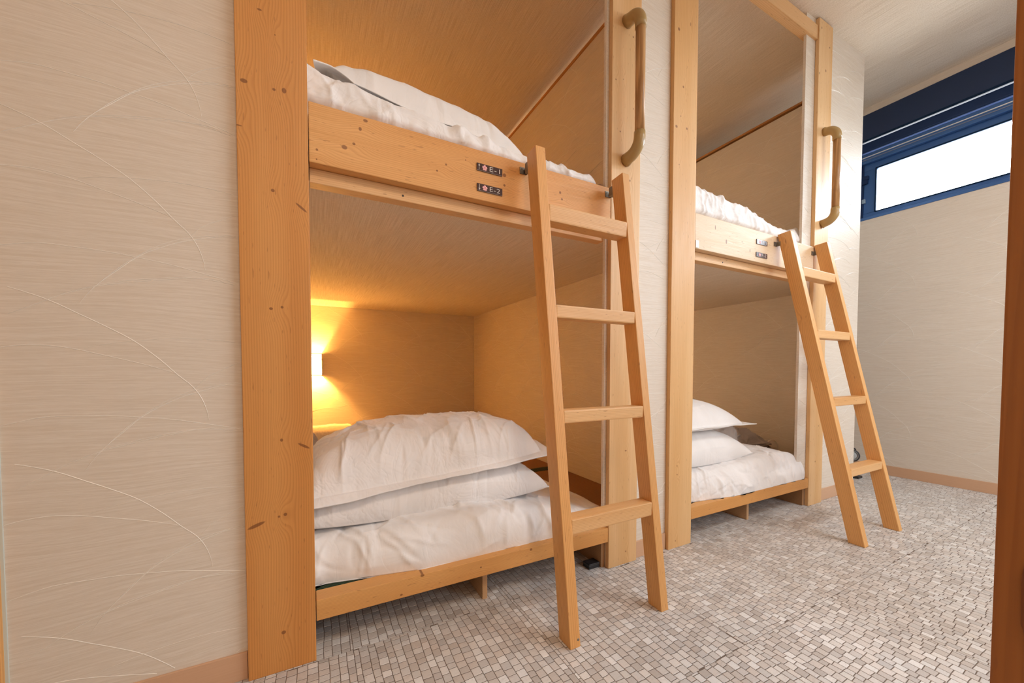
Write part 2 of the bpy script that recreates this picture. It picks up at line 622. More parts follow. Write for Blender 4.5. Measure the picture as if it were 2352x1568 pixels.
# walls -----------------------------------------------------------------------------------
HX = 2.62
emboss(structure(boxes('wall_left', [(-0.517, -0.012, YW, YW + 0.05, 0, HX)], PAPER)), 'y', YW, -1, -0.516, -0.145, 0.066, 2.3)
emboss(structure(boxes('wall_center', [(0.9395, 1.335, YW, YW + 0.012, 0, HX), (0.928, 0.9395, YW, YW + 0.012, 0.15, HX)], PAPER)), 'y', YW, -1, 0.929, 1.25, 0.152, 2.45, 0.21)
emboss(structure(boxes('wall_right', [(2.318, 2.868, YW, YW + 0.012, 0, HX), (2.231, 2.318, YW, YW + 0.012, 0.15, HX)], PAPER)), 'y', YW, -1, 2.232, 2.867, 0.152, 2.5, 0.05)
structure(boxes('wall_end', [(2.805, 2.868, YW + 0.0125, 3.2, 0, 2.398)], PAPER))
structure(boxes('wall_inner_left', [(-0.20, -0.16, YW + 0.05, 3.2, 0, HX)], PAPER))
wc = structure(boxes('wall_inner_center', [(1.285, 1.335, YW + 0.0125, 3.2, 0, 2.398)], PAPER))
emboss(wc, 'x', 1.285, -1, YW + 0.02, 3.19, 0.15, 2.39, 0.1, True)
wr_ = structure(boxes('wall_inner_right', [(2.755, 2.80, YW + 0.0125, 3.2, 0, 2.388)], PAPER))
emboss(wr_, 'x', 2.755, -1, YW + 0.02, 3.19, 0.15, 2.38, 0.27, True)
wb_ = structure(boxes('wall_back', [(-1.7, 3.62, 3.2, 3.26, 0, HX + 0.1)], PAPER))
emboss(wb_, 'y', 3.2, -1, -0.15, 1.28, 0.15, 1.2, 0.1)
BX0, BX1, BZ0, BZ1 = 1.5, 3.3, 0.9, 2.1  # opening for the added fill window
structure(boxes('wall_behind', [(-1.7, BX0, -1.3, -1.24, 0, HX + 0.1), (BX1, 3.62, -1.3, -1.24, 0, HX + 0.1), (BX0, BX1, -1.3, -1.24, 0, BZ0), (BX0, BX1, -1.3, -1.24, BZ1, HX + 0.1)], PAPER))
structure(boxes('wall_outer', [(-1.7, -1.64, -1.24, 3.2, 0, HX)], PAPER))
structure(boxes('wall_corridor', [(-1.64, -0.58, YW, YW + 0.05, 0, HX)], PAPER))
WZ0, WZ1, WY0, WY1 = 1.788, 2.528, -1.0, 1.36
wf_ = structure(boxes('wall_far', [(3.5, 3.62, -1.3, 3.26, 0, WZ0), (3.5, 3.62, -1.3, 3.26, WZ1, HX + 0.1), (3.5, 3.62, -1.3, WY0, WZ0, WZ1), (3.5, 3.62, WY1, 3.26, WZ0, WZ1)], PAPER))
emboss(wf_, 'x', 3.5, -1, -0.6, 1.6, 0.068, WZ0 - 0.002, 0.33, True)
# ceiling: a thin slab rising slightly towards the window
bm = bmesh.new()
vs = bm_box(bm, -1.7, 3.62, -1.3, 3.26, 0, 0.05)
for v in vs: v.co.z += ceil_z(v.co.x)
structure(bm_obj('ceiling', bm, CEILPAPER, uv=True))
TRIM = plain('trim_pale', (0.80, 0.72, 0.62), 0.5)
# brown cap rails on top of the bunk side walls
CAP = wood('cap_brown', light_c=(0.50, 0.25, 0.09), dark_c=(0.30, 0.12, 0.03), auto=False)
structure(board('trim_1', 1.279, 1.341, YW + 0.0125, 3.2, 2.398, 2.414, 'y', CAP))
structure(board('trim_2', 2.749, 2.868, YW + 0.0125, 3.2, 2.400, 2.414, 'y', CAP))

bbm = NT('baseboard_peach', 0.45, 0.4)
u_, v_, _z = bbm.sep(bbm.uv())
bbm.color(bbm.mix(bbm.noise(bbm.comb(bbm.math('MULTIPLY', u_, 8.0), bbm.math('MULTIPLY', v_, 300.0), 0), 1.0, 2.0), (0.60, 0.36, 0.22), (0.66, 0.42, 0.27)))
structure(boxes('baseboard_left', [(-0.517, -0.146, YW - 0.006, YW, 0, 0.064)], bbm.m, bevel=0.001))
structure(boxes('baseboard_center', [(1.082, 1.248, YW - 0.006, YW, 0, 0.064)], bbm.m, bevel=0.001))
structure(boxes('baseboard_right', [(2.449, 2.868, YW - 0.006, YW, 0, 0.064)], bbm.m, bevel=0.001))
structure(boxes('baseboard_far', [(3.494, 3.5, -1.24, 3.2, 0, 0.066)], bbm.m, bevel=0.001))
# end of the left wall: its edge highlight built as a pale strip, then the timber
structure(boxes('highlight_strip', [(-0.5215, -0.517, YW - 0.003, YW + 0.05, 0, HX)], plain('painted_edge_highlight', (0.62, 0.68, 0.64), 0.5)))
structure(board('trim_4', -0.58, -0.5215, YW - 0.012, YW + 0.05, 0, HX, 'z', PINE))

# sliding door whose edge closes the picture on the right ----------------------------------
DOORW = wood('door_timber', light_c=(0.40, 0.15, 0.032), dark_c=(0.26, 0.082, 0.014), auto=False, freq=160.0, rough=0.35)
door = structure(board('door_1', 0.50, 0.535, -0.16, 0.0905, 0.0, 2.43, 'z', DOORW, bevel=0.002))
bm = bmesh.new()
n = 20
ring = []
for k in range(n):
    a = 2 * math.pi * k / n
    ring.append((0.022 * math.copysign(abs(math.cos(a)) ** 0.7, math.cos(a)), 0.032 * math.sin(a) + math.copysign(0.012, math.sin(a))))
lay = [(0.0, 1.0), (-0.0012, 0.96), (0.002, 0.84), (0.007, 0.74)]
rings = [[bm.verts.new((0.4995 + dx, 0.0545 + a * s, 0.539 + b * s)) for a, b in ring] for dx, s in lay]
for a, b in zip(rings, rings[1:]):
    for k in range(n): bm.faces.new((a[k], a[(k + 1) % n], b[(k + 1) % n], b[k]))
bm.faces.new(rings[-1])
bm_obj('finger_pull', bm, wood('pull_timber', light_c=(0.27, 0.08, 0.02), dark_c=(0.16, 0.045, 0.01), auto=False), door, smooth=True)

# window ------------------------------------------------------------------------------------
GLARE_NAVY = plain('glare_navy_metal', lin(62, 104, 164), 0.32, 0.5, 0.25)  # window glare put into the frame colour as blue
GLARE_NAVY2 = plain('glare_navy_metal_dark', lin(26, 50, 90), 0.6, 0.3, 0.0)  # same glare tint, darker
SLATE = plain('slate_header', lin(38, 56, 90), 0.5, 0.4)
PALEBLUE = plain('pale_blue_edge', lin(26, 46, 72), 0.8, 0.06)
win = structure(boxes('window_1', [(3.56, 3.60, WY0, WY1, 2.155, 2.20), (3.56, 3.60, WY0, WY1, WZ0 + 0.02, 1.852), (3.56, 3.60, 1.235, 1.30, 1.852, 2.155), (3.56, 3.60, WY0, WY0 + 0.06, 1.852, 2.155)], GLARE_NAVY, bevel=0.002))
boxes('header', [(3.496, 3.60, WY0, WY1, 2.352, WZ1)], SLATE, win, bevel=0.002)
boxes('header_edge', [(3.494, 3.506, WY0, WY1, 2.343, 2.352)], PALEBLUE, win)
boxes('blind_cassette', [(3.515, 3.56, WY0, WY1, 2.275, 2.340)], GLARE_NAVY2, win, bevel=0.008)
boxes('head_rail', [(3.53, 3.60, WY0, WY1, 2.20, 2.268)], GLARE_NAVY, win, bevel=0.003)
boxes('head_track', [(3.524, 3.53, WY0, WY1, 2.238, 2.243)], plain('bright_track', (0.75, 0.80, 0.82), 0.3, 0.5), win)
boxes('head_groove', [(3.527, 3.531, WY0, WY1, 2.222, 2.227)], plain('grey_track', (0.20, 0.24, 0.33), 0.3, 0.5), win)
boxes('sill', [(3.496, 3.60, WY0, WY1, WZ0, WZ0 + 0.02)], GLARE_NAVY, win, bevel=0.002)
boxes('side_jamb', [(3.5, 3.60, WY1 - 0.03, WY1, WZ0 + 0.02, 2.34)], GLARE_NAVY2, win)
boxes('side_stile', [(3.55, 3.60, 1.30, WY1 - 0.03, 1.81, 2.2)], GLARE_NAVY2, win, bevel=0.002)
boxes('latch', [(3.535, 3.56, 1.27, 1.325, 2.09, 2.115), (3.54, 3.56, 1.275, 1.31, 2.06, 2.09)], GLARE_NAVY2, win, bevel=0.003)
boxes('catch', [(3.54, 3.56, 1.285, 1.305, 1.925, 1.955)], plain('grey_catch', (0.30, 0.42, 0.55), 0.3, 0.5, 0.3), win, bevel=0.003)
boxes('glazing_bead', [(3.553, 3.56, WY0 + 0.06, 1.235, 2.150, 2.158), (3.553, 3.56, WY0 + 0.06, 1.235, 1.848, 1.854), (3.553, 3.56, 1.229, 1.236, 1.852, 2.155)], PALEBLUE, win)
gl = NT('window_glass', 0.05)
gl.N.remove(gl.b)
tr = gl.new('ShaderNodeBsdfTransparent'); tr.inputs[0].default_value = (0.93, 0.96, 0.98, 1)
gs = gl.new('ShaderNodeBsdfGlossy'); gs.inputs['Roughness'].default_value = 0.03
fr = gl.new('ShaderNodeFresnel'); fr.inputs[0].default_value = 1.45
mx = gl.new('ShaderNodeMixShader')
gl.t.links.new(fr.outputs[0], mx.inputs[0]); gl.t.links.new(tr.outputs[0], mx.inputs[1]); gl.t.links.new(gs.outputs[0], mx.inputs[2])
gl.t.links.new(mx.outputs[0], gl.N['Material Output'].inputs['Surface'])
w2 = structure(boxes('rear_fill_window', [(BX0, BX0 + 0.04, -1.3, -1.24, BZ0, BZ1), (BX1 - 0.04, BX1, -1.3, -1.24, BZ0, BZ1), (BX0, BX1, -1.3, -1.24, BZ0, BZ0 + 0.04), (BX0, BX1, -1.3, -1.24, BZ1 - 0.04, BZ1)], GLARE_NAVY))  # added window, out of view, for frontal fill light
fg = NT('rear_fill_dimmer', 0.8)
fg.N.remove(fg.b)
tr2 = fg.new('ShaderNodeBsdfTransparent'); tr2.inputs[0].default_value = (REAR_FILL, REAR_FILL, REAR_FILL, 1)  # added sheet that only dims the rear fill
fg.t.links.new(tr2.outputs[0], fg.N['Material Output'].inputs['Surface'])
boxes('fill_dimmer', [(BX0 + 0.03, BX1 - 0.03, -1.275, -1.274, BZ0 + 0.03, BZ1 - 0.03)], fg.m, w2)
boxes('pane', [(3.578, 3.582, WY0 + 0.05, 1.245, 1.845, 2.165)], gl.m, win)

# ceiling lamp out of view behind the camera
cl = thing('ceiling_lamp', 'round white ceiling lamp behind the camera', 'lamp', (0.2, -0.75, ceil_z(0.2)))
bm = bmesh.new()
bmesh.ops.create_cone(bm, cap_ends=True, segments=32, radius1=0.27, radius2=0.29, depth=0.06)
bmesh.ops.translate(bm, vec=(0.2, -0.75, ceil_z(0.2) - 0.03), verts=bm.verts)
bm_obj('housing', bm, plain('white_plastic', (0.8, 0.8, 0.8)), cl)

# ------------------------------------------------------------------ bunk beds
RAILZ0, RAILZ1 = 1.219, 1.361
METAL = plain('zinc_plate', (0.24, 0.21, 0.17), 0.45, 0.5, 0.6)
SCREW = plain('dark_screw', (0.05, 0.04, 0.035), 0.5)


def kn(lst, cx, cz, axis='z'):
    """world (x, z, radius along width, radius along grain) -> local knot coordinates"""
    out = []
    for q in lst:
        x, z, a, b = q[:4]
        sl = q[4] if len(q) > 4 else 0.0
        if axis == 'z': out.append((x - cx, z - cz, a * 0.82, b * 0.82, sl))
        else: out.append((-(z - cz), x - cx, a, b, sl))
    return tuple(out)


POST1_KN = [(-.051, 1.367, .006, .008), (-.071, 1.363, .0045, .004), (-.096, 1.53, .006, .003), (-.128, 1.363, .009, .006), (-.077, 1.134, .005, .005), (-.020, 1.106, .015, .0045, -.75),
            (-.063, .868, .004, .004), (-.085, .863, .005, .004), (-.069, .556, .004, .005), (-.023, .538, .016, .0045, -.55), (-.064, .378, .005, .005), (-.077, .375, .0035, .0035), (-.122, .362, .022, .0055, .35), (-.072, .094, .006, .006), (-.139, 1.263, .008, .002), (-.067, 1.486, .002, .002)]
RAILE_KN = [(.076, 1.273, .0055, .007), (.098, 1.287, .0035, .004), (.113, 1.328, .005, .004), (.126, 1.352, .004, .006), (.015, 1.251, .003, .003), (.014, 1.228, .002, .002), (.337, 1.295, .003, .003), (.311, 1.272, .003, .003), (.519, 1.308, .006, .006), (.519, 1.278, .004, .004), (.722, 1.3, .005, .004), (.729, 1.28, .004, .004), (.395, 1.322, .002, .002)]
POST2_KN = [(1.036, 1.917, .004, .005), (.956, 1.741, .004, .003), (.99, 1.753, .002, .002), (.978, 1.568, .004, .004), (1.026, 1.407, .004, .005), (1.04, 1.666, .002, .004), (1.018, .424, .006, .003), (1.023, .046, .003, .004)]
POST3_KN = [(1.274, 2.041, .007, .008), (1.303, 1.832, .005, .006), (1.267, 1.67, .008, .007), (1.327, 1.678, .006, .006), (1.341, 2.086, .002, .010), (1.291, 1.716, .003, .004), (1.285, 1.528, .003, .003), (1.296, .335, .003, .004), (1.297, .299, .004, .003), (1.292, .029, .003, .004)]
POST4_KN = [(2.339, 2.478, .005, .008), (2.423, 2.41, .006, .006), (2.389, 2.28, .007, .009), (2.325, 2.246, .004, .008), (2.376, 2.005, .003, .003), (2.406, .422, .005, .004), (2.379, .232, .004, .006)]
RAILF_KN = [(1.515, 1.324, .010, .003), (1.59, 1.276, .010, .005), (1.761, 1.263, .008, .003), (1.701, 1.293, .003, .003), (2.091, 1.28, .003, .006)]
LOWE_KN = [(.262, .147, .004, .006), (.439, .127, .003, .003), (.204, .108, .003, .004), (.614, .143, .004, .005)]


def bunk(label, px0, px1, px2, px3, sx0, sx1, k0, k1, kr, kl, supports, brackets, lc0, dc0, lcr, dcr):
    root = thing('bunk_bed', label, 'bunk bed', ((px1 + px2) / 2, YF + 0.02, 0), 'built-in timber bunk beds along the wall')
    H0 = ceil_z(px0) - 0.004; H1 = ceil_z(px2) - 0.004
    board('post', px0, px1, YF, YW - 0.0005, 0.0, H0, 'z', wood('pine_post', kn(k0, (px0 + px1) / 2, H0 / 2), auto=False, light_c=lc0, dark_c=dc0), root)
    board('post', px2, px3, YF, YW - 0.0005, 0.0, H1, 'z', wood('pine_post', kn(k1, (px2 + px3) / 2, H1 / 2), auto=False, light_c=(0.82, 0.56, 0.30), dark_c=(0.59, 0.30, 0.10)), root)  # paler wood: the stronger light on this post is in its colour
    a, b = px1 + 0.0015, px2 - 0.0015
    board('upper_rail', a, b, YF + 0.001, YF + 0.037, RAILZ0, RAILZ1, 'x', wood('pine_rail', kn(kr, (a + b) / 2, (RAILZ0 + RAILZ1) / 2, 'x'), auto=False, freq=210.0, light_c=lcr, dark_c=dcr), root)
    ur = board('under_rail', a, b - 0.006, YF + 0.030, YF + 0.066, 1.183, RAILZ0 - 0.0005, 'x', PINE_PALE, root)
    for fx in (0.24, 0.80):
        bm = bmesh.new()
        bmesh.ops.create_cone(bm, cap_ends=True, segments=14, radius1=0.0028, radius2=0.0028, depth=0.0014)
        bmesh.ops.rotate(bm, cent=(0, 0, 0), matrix=Matrix.Rotation(R(90), 3, 'X'), verts=bm.verts)
        bmesh.ops.translate(bm, vec=(a + (b - a) * fx, YF + 0.0298, 1.197), verts=bm.verts)
        bm_obj('screw', bm, SCREW, ur)
    board('lower_rail', a, b, YF + 0.001, YF + 0.052, 0.0985, 0.150, 'x', wood('pine_low_rail', kn(kl, (a + b) / 2, 0.12425, 'x'), auto=not kl, freq=300.0, light_c=(0.76, 0.41, 0.14), dark_c=(0.50, 0.20, 0.048)), root)
    zb = ceil_z((px1 + px2) / 2)
    board('beam', a, b, YF + 0.006, YF + 0.048, zb - 0.092, zb - 0.022, 'x', PINE_PALE, root)
    # deck of the upper bunk, papered underneath; boarded platform of the lower one
    boxes('deck', [(sx0 + 0.001, sx1 - 0.001, YF + 0.069, 3.199, 1.204, 1.232)], CEILPAPER, root)
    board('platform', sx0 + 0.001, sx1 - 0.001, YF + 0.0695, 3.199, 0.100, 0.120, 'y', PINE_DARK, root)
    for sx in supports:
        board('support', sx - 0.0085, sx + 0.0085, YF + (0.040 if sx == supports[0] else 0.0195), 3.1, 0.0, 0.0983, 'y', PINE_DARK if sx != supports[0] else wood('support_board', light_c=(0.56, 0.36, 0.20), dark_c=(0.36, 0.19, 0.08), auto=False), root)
    for (bx, bz) in brackets:
        boxes('bracket', [(bx - 0.011, bx + 0.013, YF - 0.0015, YF + 0.0012, bz - 0.0105, bz + 0.0095), (bx + 0.011, bx + 0.013, YF - 0.016, YF, bz - 0.0105, bz + 0.0095)], METAL, root, uv=False)
        br = COL.objects[-1]
        for (ox, oz) in ((-0.004, 0.004), (0.004, -0.005)):
            bm = bmesh.new()
            bmesh.ops.create_cone(bm, cap_ends=True, segments=12, radius1=0.0022, radius2=0.0017, depth=0.0012)
            bmesh.ops.rotate(bm, cent=(0, 0, 0), matrix=Matrix.Rotation(R(90), 3, 'X'), verts=bm.verts)
            bmesh.ops.translate(bm, vec=(bx + ox, YF - 0.0018, bz + oz), verts=bm.verts)
            bm_obj('bracket_screw', bm, SCREW, br)
    return root


bunkE = bunk('light pine bunk bed nearest the camera with door plates E-1 and E-2', -0.1435, -0.0035, 0.939, 1.0765, -0.16, 1.285, POST1_KN, POST2_KN, RAILE_KN, LOWE_KN, (0.469, 0.9303), ((0.582, 1.336), (0.922, 1.336)), (0.70, 0.335, 0.10), (0.45, 0.16, 0.034), (0.80, 0.435, 0.16), (0.53, 0.205, 0.05))  # left post tinted darker: the dimmer light there is in the colour
bunkF = bunk('light pine bunk bed farther away, nearer the window, with door plates F-1 and F-2', 1.2505, 1.386, 2.317, 2.4545, 1.335, 2.755, POST3_KN, POST4_KN, RAILF_KN, (), (1.850, 2.3083), ((1.960, 1.322), (2.302, 1.327)), (0.80, 0.52, 0.25), (0.57, 0.28, 0.09), (0.82, 0.64, 0.44), (0.62, 0.40, 0.22))  # middle post and upper rail paled: stronger light and window glare in the colour
boxes('angle_plate', [(1.389, 1.408, YF - 0.0012, YF + 0.0012, 1.222, 1.252)], plain('white_plate', (0.78, 0.74, 0.68), 0.4), bunkF, uv=False)


# ------------------------------------------------------------------ tatami mats
def tatami(name, label, x0, x1, y0, y1, heri):
    t = NT('tatami', 0.6, 0.3)
    P = t.obj()
    x, y, z = t.sep(P)
    rib = t.math('ABSOLUTE', t.math('SINE', t.math('MULTIPLY', y, 330.0)))
    nz = t.noise(t.vmul(P, (14, 400, 1)), 1.0, 2.0)
    t.color(t.mix(t.math('MULTIPLY', rib, nz), (0.20, 0.085, 0.03), (0.38, 0.18, 0.07)))
    t.bump(rib, 0.6, 0.0015)
    root = thing(name, label, 'tatami mat', ((x0 + x1) / 2, (y0 + y1) / 2, 0.12), 'tatami mats on the lower bunks')
    boxes('mat', [(x0, x1, y0, y1, 0.1202, 0.1465)], t.m, root, bevel=0.002, uv=False)
    for (a, b) in heri:
        boxes('border', [(x0, x1, a, b, 0.1466, 0.1482)], HERI, root, uv=False)


hg = NT('green_border', 0.7, 0.2)
hx, hy, hz = hg.sep(hg.obj())
lz = lambda s: hg.step(hg.math('ABSOLUTE', hg.math('SINE', hg.math('MULTIPLY', s, 230.0))), 0.0, 0.14, 1.0, 0.0)
dia = hg.math('MAXIMUM', lz(hg.math('ADD', hx, hy)), lz(hg.math('SUBTRACT', hx, hy)))
hg.color(hg.mix(hg.math('MULTIPLY', dia, 0.6), (0.012, 0.035, 0.02), (0.22, 0.20, 0.07)))
HERI = hg.m
tatami('tatami_mat', 'brown tatami mat with green border at the front of the bunk nearest the camera', -0.155, 1.28, YF + 0.054, 1.86, [(YF + 0.055, YF + 0.085), (1.83, 1.859)])
tatami('tatami_mat', 'brown tatami mat at the back of the bunk nearest the camera', -0.155, 1.28, 1.864, 3.195, [(1.866, 1.895)])
tatami('tatami_mat', 'tatami mat with green border under the bedding of the farther bunk', 1.34, 2.75, YF + 0.054, 1.86, [(YF + 0.055, YF + 0.085), (1.83, 1.859)])


# ------------------------------------------------------------------ ladders
def ladder(label, xl0, xl1, xr0, xr1, yb, yt, ztop, depth, zr, wl, wr):
    root = thing('ladder', label, 'ladder', ((xl0 + xr1) / 2, yb + depth / 2, 0), 'pine ladders leaning on the bunk beds')
    sl = (yt - yb) / ztop

    def rail(x0, x1, mat):
        cx = (x0 + x1) / 2
        L = ztop
        bm = bmesh.new()
        for (x, s) in ((x0 - cx, 0), (x1 - cx, 1)):
            pass
        w = (x1 - x0) / 2
        v = [bm.verts.new(c) for c in ((-w, 0, 0), (w, 0, 0), (w, depth, 0), (-w, depth, 0), (-w, sl * L, L), (w, sl * L, L), (w, sl * L + depth, L - 0.004), (-w, sl * L + depth, L - 0.004))]
        for f in ((0, 3, 2, 1), (4, 5, 6, 7), (0, 1, 5, 4), (1, 2, 6, 5), (2, 3, 7, 6), (3, 0, 4, 7)):
            bm.faces.new([v[i] for i in f])
        bmesh.ops.bevel(bm, geom=list(bm.edges), offset=0.0022, segments=2, profile=0.6, affect='EDGES')
        # local frame: straighten the grain along the slope by shearing y (object space z stays the length)
        me = bpy.data.meshes.new('side_rail')
        bm.normal_update(); bm.to_mesh(me); bm.free()
        o = bpy.data.objects.new('side_rail', me); COL.objects.link(o); me.materials.append(mat)
        o.location = (cx, yb, 0)
        # lay the object frame along the rail
        ang = -math.atan(sl)
        M = Matrix.Rotation(ang, 4, 'X')
        me.transform(M.inverted())
        o.matrix_basis = Matrix.Translation((cx, yb, 0)) @ M
        set_parent(o, root)
        return o
    rail(xl0, xl1, wl); rr = rail(xr0, xr1, wr)
    for i, (zt, zb) in enumerate(zr):
        zc = (zt + zb) / 2
        y = yb + sl * zc
        board('rung', xl1 - 0.0005, xr0 + 0.0005, y + 0.0015, y + depth - 0.003, zb, zt, 'x', PINE_FINE, root, bevel=0.004)
    for hx in (xl0 + 0.004, xr0 + 0.004):
        z = 1.345
        y = yb + sl * z + depth
        boxes('hook', [(hx, hx + 0.018, y - 0.0005, YF - 0.0165 if y < YF - 0.02 else y + 0.002, z - 0.025, z + 0.004)], METAL, root, uv=False)
    return root


lw = wood('pine_ladder', freq=190.0, light_c=(0.79, 0.44, 0.165), dark_c=(0.50, 0.21, 0.055))
ladE = ladder('pine ladder leaning on the bunk nearest the camera', 0.576, 0.6085, 0.9085, 0.938, 0.777, 0.957, 1.370, 0.0515, ((1.201, 1.152), (0.906, 0.869), (0.610, 0.574), (0.320, 0.278)), lw, lw)
ladF = ladder('pine ladder leaning on the farther bunk near the window', 1.973, 2.007, 2.311, 2.343, 0.684, 0.985, 1.371, 0.0555, ((1.199, 1.156), (0.904, 0.866), (0.600, 0.563), (0.303, 0.268)), lw, lw)
bm = bmesh.new()
bmesh.ops.create_uvsphere(bm, u_segments=12, v_segments=8, radius=0.005)
bmesh.ops.scale(bm, vec=(1, 0.5, 1), verts=bm.verts)
bmesh.ops.translate(bm, vec=(0.602, 0.781, 0.018), verts=bm.verts)
bm_obj('bolt_head', bm, METAL, ladE, smooth=True)


# ------------------------------------------------------------------ grab bars
def grab_bar(label, x, y, z0, z1, xm, r):
    beige = plain('beige_plastic', (0.44, 0.29, 0.115), 0.28, 0.5)
    root = thing('grab_bar', label, 'grab bar', (x, YF, (z0 + z1) / 2), 'round timber grab bars on the bunk posts')
    za, zb = z0 + 0.075, z1 - 0.075
    t = NT('grab_bar_oak', 0.35, 0.45)
    P = t.vmul(t.obj(), (90, 90, 5))
    n1 = t.noise(P, 1.0, 3.0, 0.6, 0.6)
    t.color(t.mix(t.step(n1, 0.35, 0.65), (0.36, 0.175, 0.06), (0.62, 0.36, 0.155)))
    tube('bar', [(x, y, za), (x, y, (za + zb) / 2), (x, y, zb)], r, t.m, root, n=24)
    for (zz, sgn) in ((z0, 1), (z1, -1)):
        pts = [(x, y, zz + sgn * 0.078), (x, y, zz + sgn * 0.060)]
        rs = [r + 0.0025, r + 0.003]
        rad = 0.046
        for k in range(1, 9):
            a = R(90) * k / 8
            f = math.sin(a) ** 1.0
            pts.append((x + (xm - x) * f * 0.6, y + rad * (1 - math.cos(a)), zz + sgn * (0.060 - rad * math.sin(a))))
            rs.append(r + 0.003 + 0.001 * k / 8)
        pts.append((xm, YF, zz + sgn * 0.010)); rs.append(r + 0.006)
        tube('elbow', pts, rs, beige, root, n=20)
    return root


grab_bar('timber grab bar with beige elbows on the post of the bunk nearest the camera', 1.006, 0.978, 1.462, 1.966, 1.004, 0.0165)
grab_bar('timber grab bar with beige elbows on the far post next to the window wall', 2.388, 0.985, 1.478, 1.976, 2.384, 0.0165)


# ------------------------------------------------------------------ number plates
PLATE = plain('brown_plate', lin(74, 50, 46), 0.25, 0.5)
PLATE_EDGE = plain('plate_edge', lin(150, 140, 140), 0.3, 0.5)
INK = plain('white_ink', (0.78, 0.74, 0.70), 0.5)
PINK = plain('pink_petal', lin(250, 190, 192), 0.5)
PINK2 = plain('pink_centre', lin(214, 96, 112), 0.5)


def text_mesh(txt, size):
    cu = bpy.data.curves.new('t', 'FONT')
    cu.body = txt; cu.size = size; cu.offset = -0.008 * size; cu.extrude = 0.0002; cu.space_character = 1.08
    o = bpy.data.objects.new('t', cu)
    COL.objects.link(o)
    me = bpy.data.meshes.new_from_object(o.evaluated_get(bpy.context.evaluated_depsgraph_get()))
    bpy.data.objects.remove(o)
    return me


def plate(label, x0, x1, z0, z1, txt, upward):
    root = thing('number_plate', label, 'sign', ((x0 + x1) / 2, YF, z0), 'small brown number plates on the bunk rails')
    w, h = x1 - x0, z1 - z0
    y = YF - 0.0022
    boxes('plate', [(x0, x1, y, YF + 0.0008, z0, z1)], PLATE, root, bevel=0.0004, uv=False)
    boxes('plate_rim', [(x0, x1, y - 0.0002, y + 0.001, z0, z0 + 0.0009)], PLATE_EDGE, root, uv=False)
    F = Matrix(((1, 0, 0, 0), (0, 0, -1, 0), (0, 1, 0, 0), (0, 0, 0, 1)))  # text plane -> facing -y
    me = text_mesh(txt, h * 0.88)
    xs = [v.co.x for v in me.vertices]; ys = [v.co.y for v in me.vertices]
    sx = (w * 0.41) / (max(xs) - min(xs)); sz = (h * 0.60) / (max(ys) - min(ys))
    me.transform(Matrix.Translation((x0 + w * 0.49, y - 0.0004, z0 + h * 0.22)) @ F @ Matrix.Diagonal((sx, sz, 1, 1)) @ Matrix.Translation((-min(xs), -min(ys), 0)))
    link_mesh('lettering', me, INK, root)
    # arrow
    bm = bmesh.new()
    ax = x0 + w * 0.085; s = 1 if upward else -1; zc = z0 + h * 0.5
    def poly(pts, yy):
        f = bm.faces.new([bm.verts.new((a, yy, b)) for a, b in pts])
        return f
    poly([(ax - 0.0006, zc - s * h * 0.40), (ax + 0.0006, zc - s * h * 0.40), (ax + 0.0006, zc + s * h * 0.18), (ax - 0.0006, zc + s * h * 0.18)], y - 0.0006)
    poly([(ax - w * 0.035, zc + s * h * 0.14), (ax + w * 0.035, zc + s * h * 0.14), (ax, zc + s * h * 0.42)], y - 0.0006)
    bm_obj('arrow', bm, INK, root)
    # cherry blossom: five notched petals and a darker star in the middle
    bm = bmesh.new()
    bx, bz, pr = x0 + w * 0.30, z0 + h * 0.50, h * 0.40
    for k in range(5):
        a = R(90 + 72 * k)
        pts = []
        for (rr_, da) in ((0.10, -30), (0.55, -33), (0.86, -26), (1.0, -13), (0.86, 0), (1.0, 13), (0.86, 26), (0.55, 33), (0.10, 30)):
            pts.append((bx + pr * rr_ * math.cos(a + R(da)), bz + pr * rr_ * math.sin(a + R(da))))
        poly(pts, y - 0.0005)
    bl = bm_obj('blossom', bm, PINK, root)
    bm = bmesh.new()
    pts = []
    for k in range(10):
        a = R(90 + 36 * k); q = pr * (0.34 if k % 2 == 0 else 0.12)
        pts.append((bx + q * math.cos(a), bz + q * math.sin(a)))
    poly(pts, y - 0.0008)
    bm_obj('blossom_centre', bm, PINK2, bl)


plate('upper brown number plate reading E-1 with up arrow and pink blossom', 0.4283, 0.5105, 1.3015, 1.3225, 'E-1', True)
plate('lower brown number plate reading E-2 with down arrow and pink blossom', 0.4290, 0.5105, 1.2435, 1.2645, 'E-2', False)
plate('upper brown number plate reading F-1 with up arrow and pink blossom', 1.808, 1.8925, 1.3010, 1.3220, 'F-1', True)
plate('lower brown number plate reading F-2 with down arrow and pink blossom', 1.8065, 1.8925, 1.2425, 1.2635, 'F-2', False)


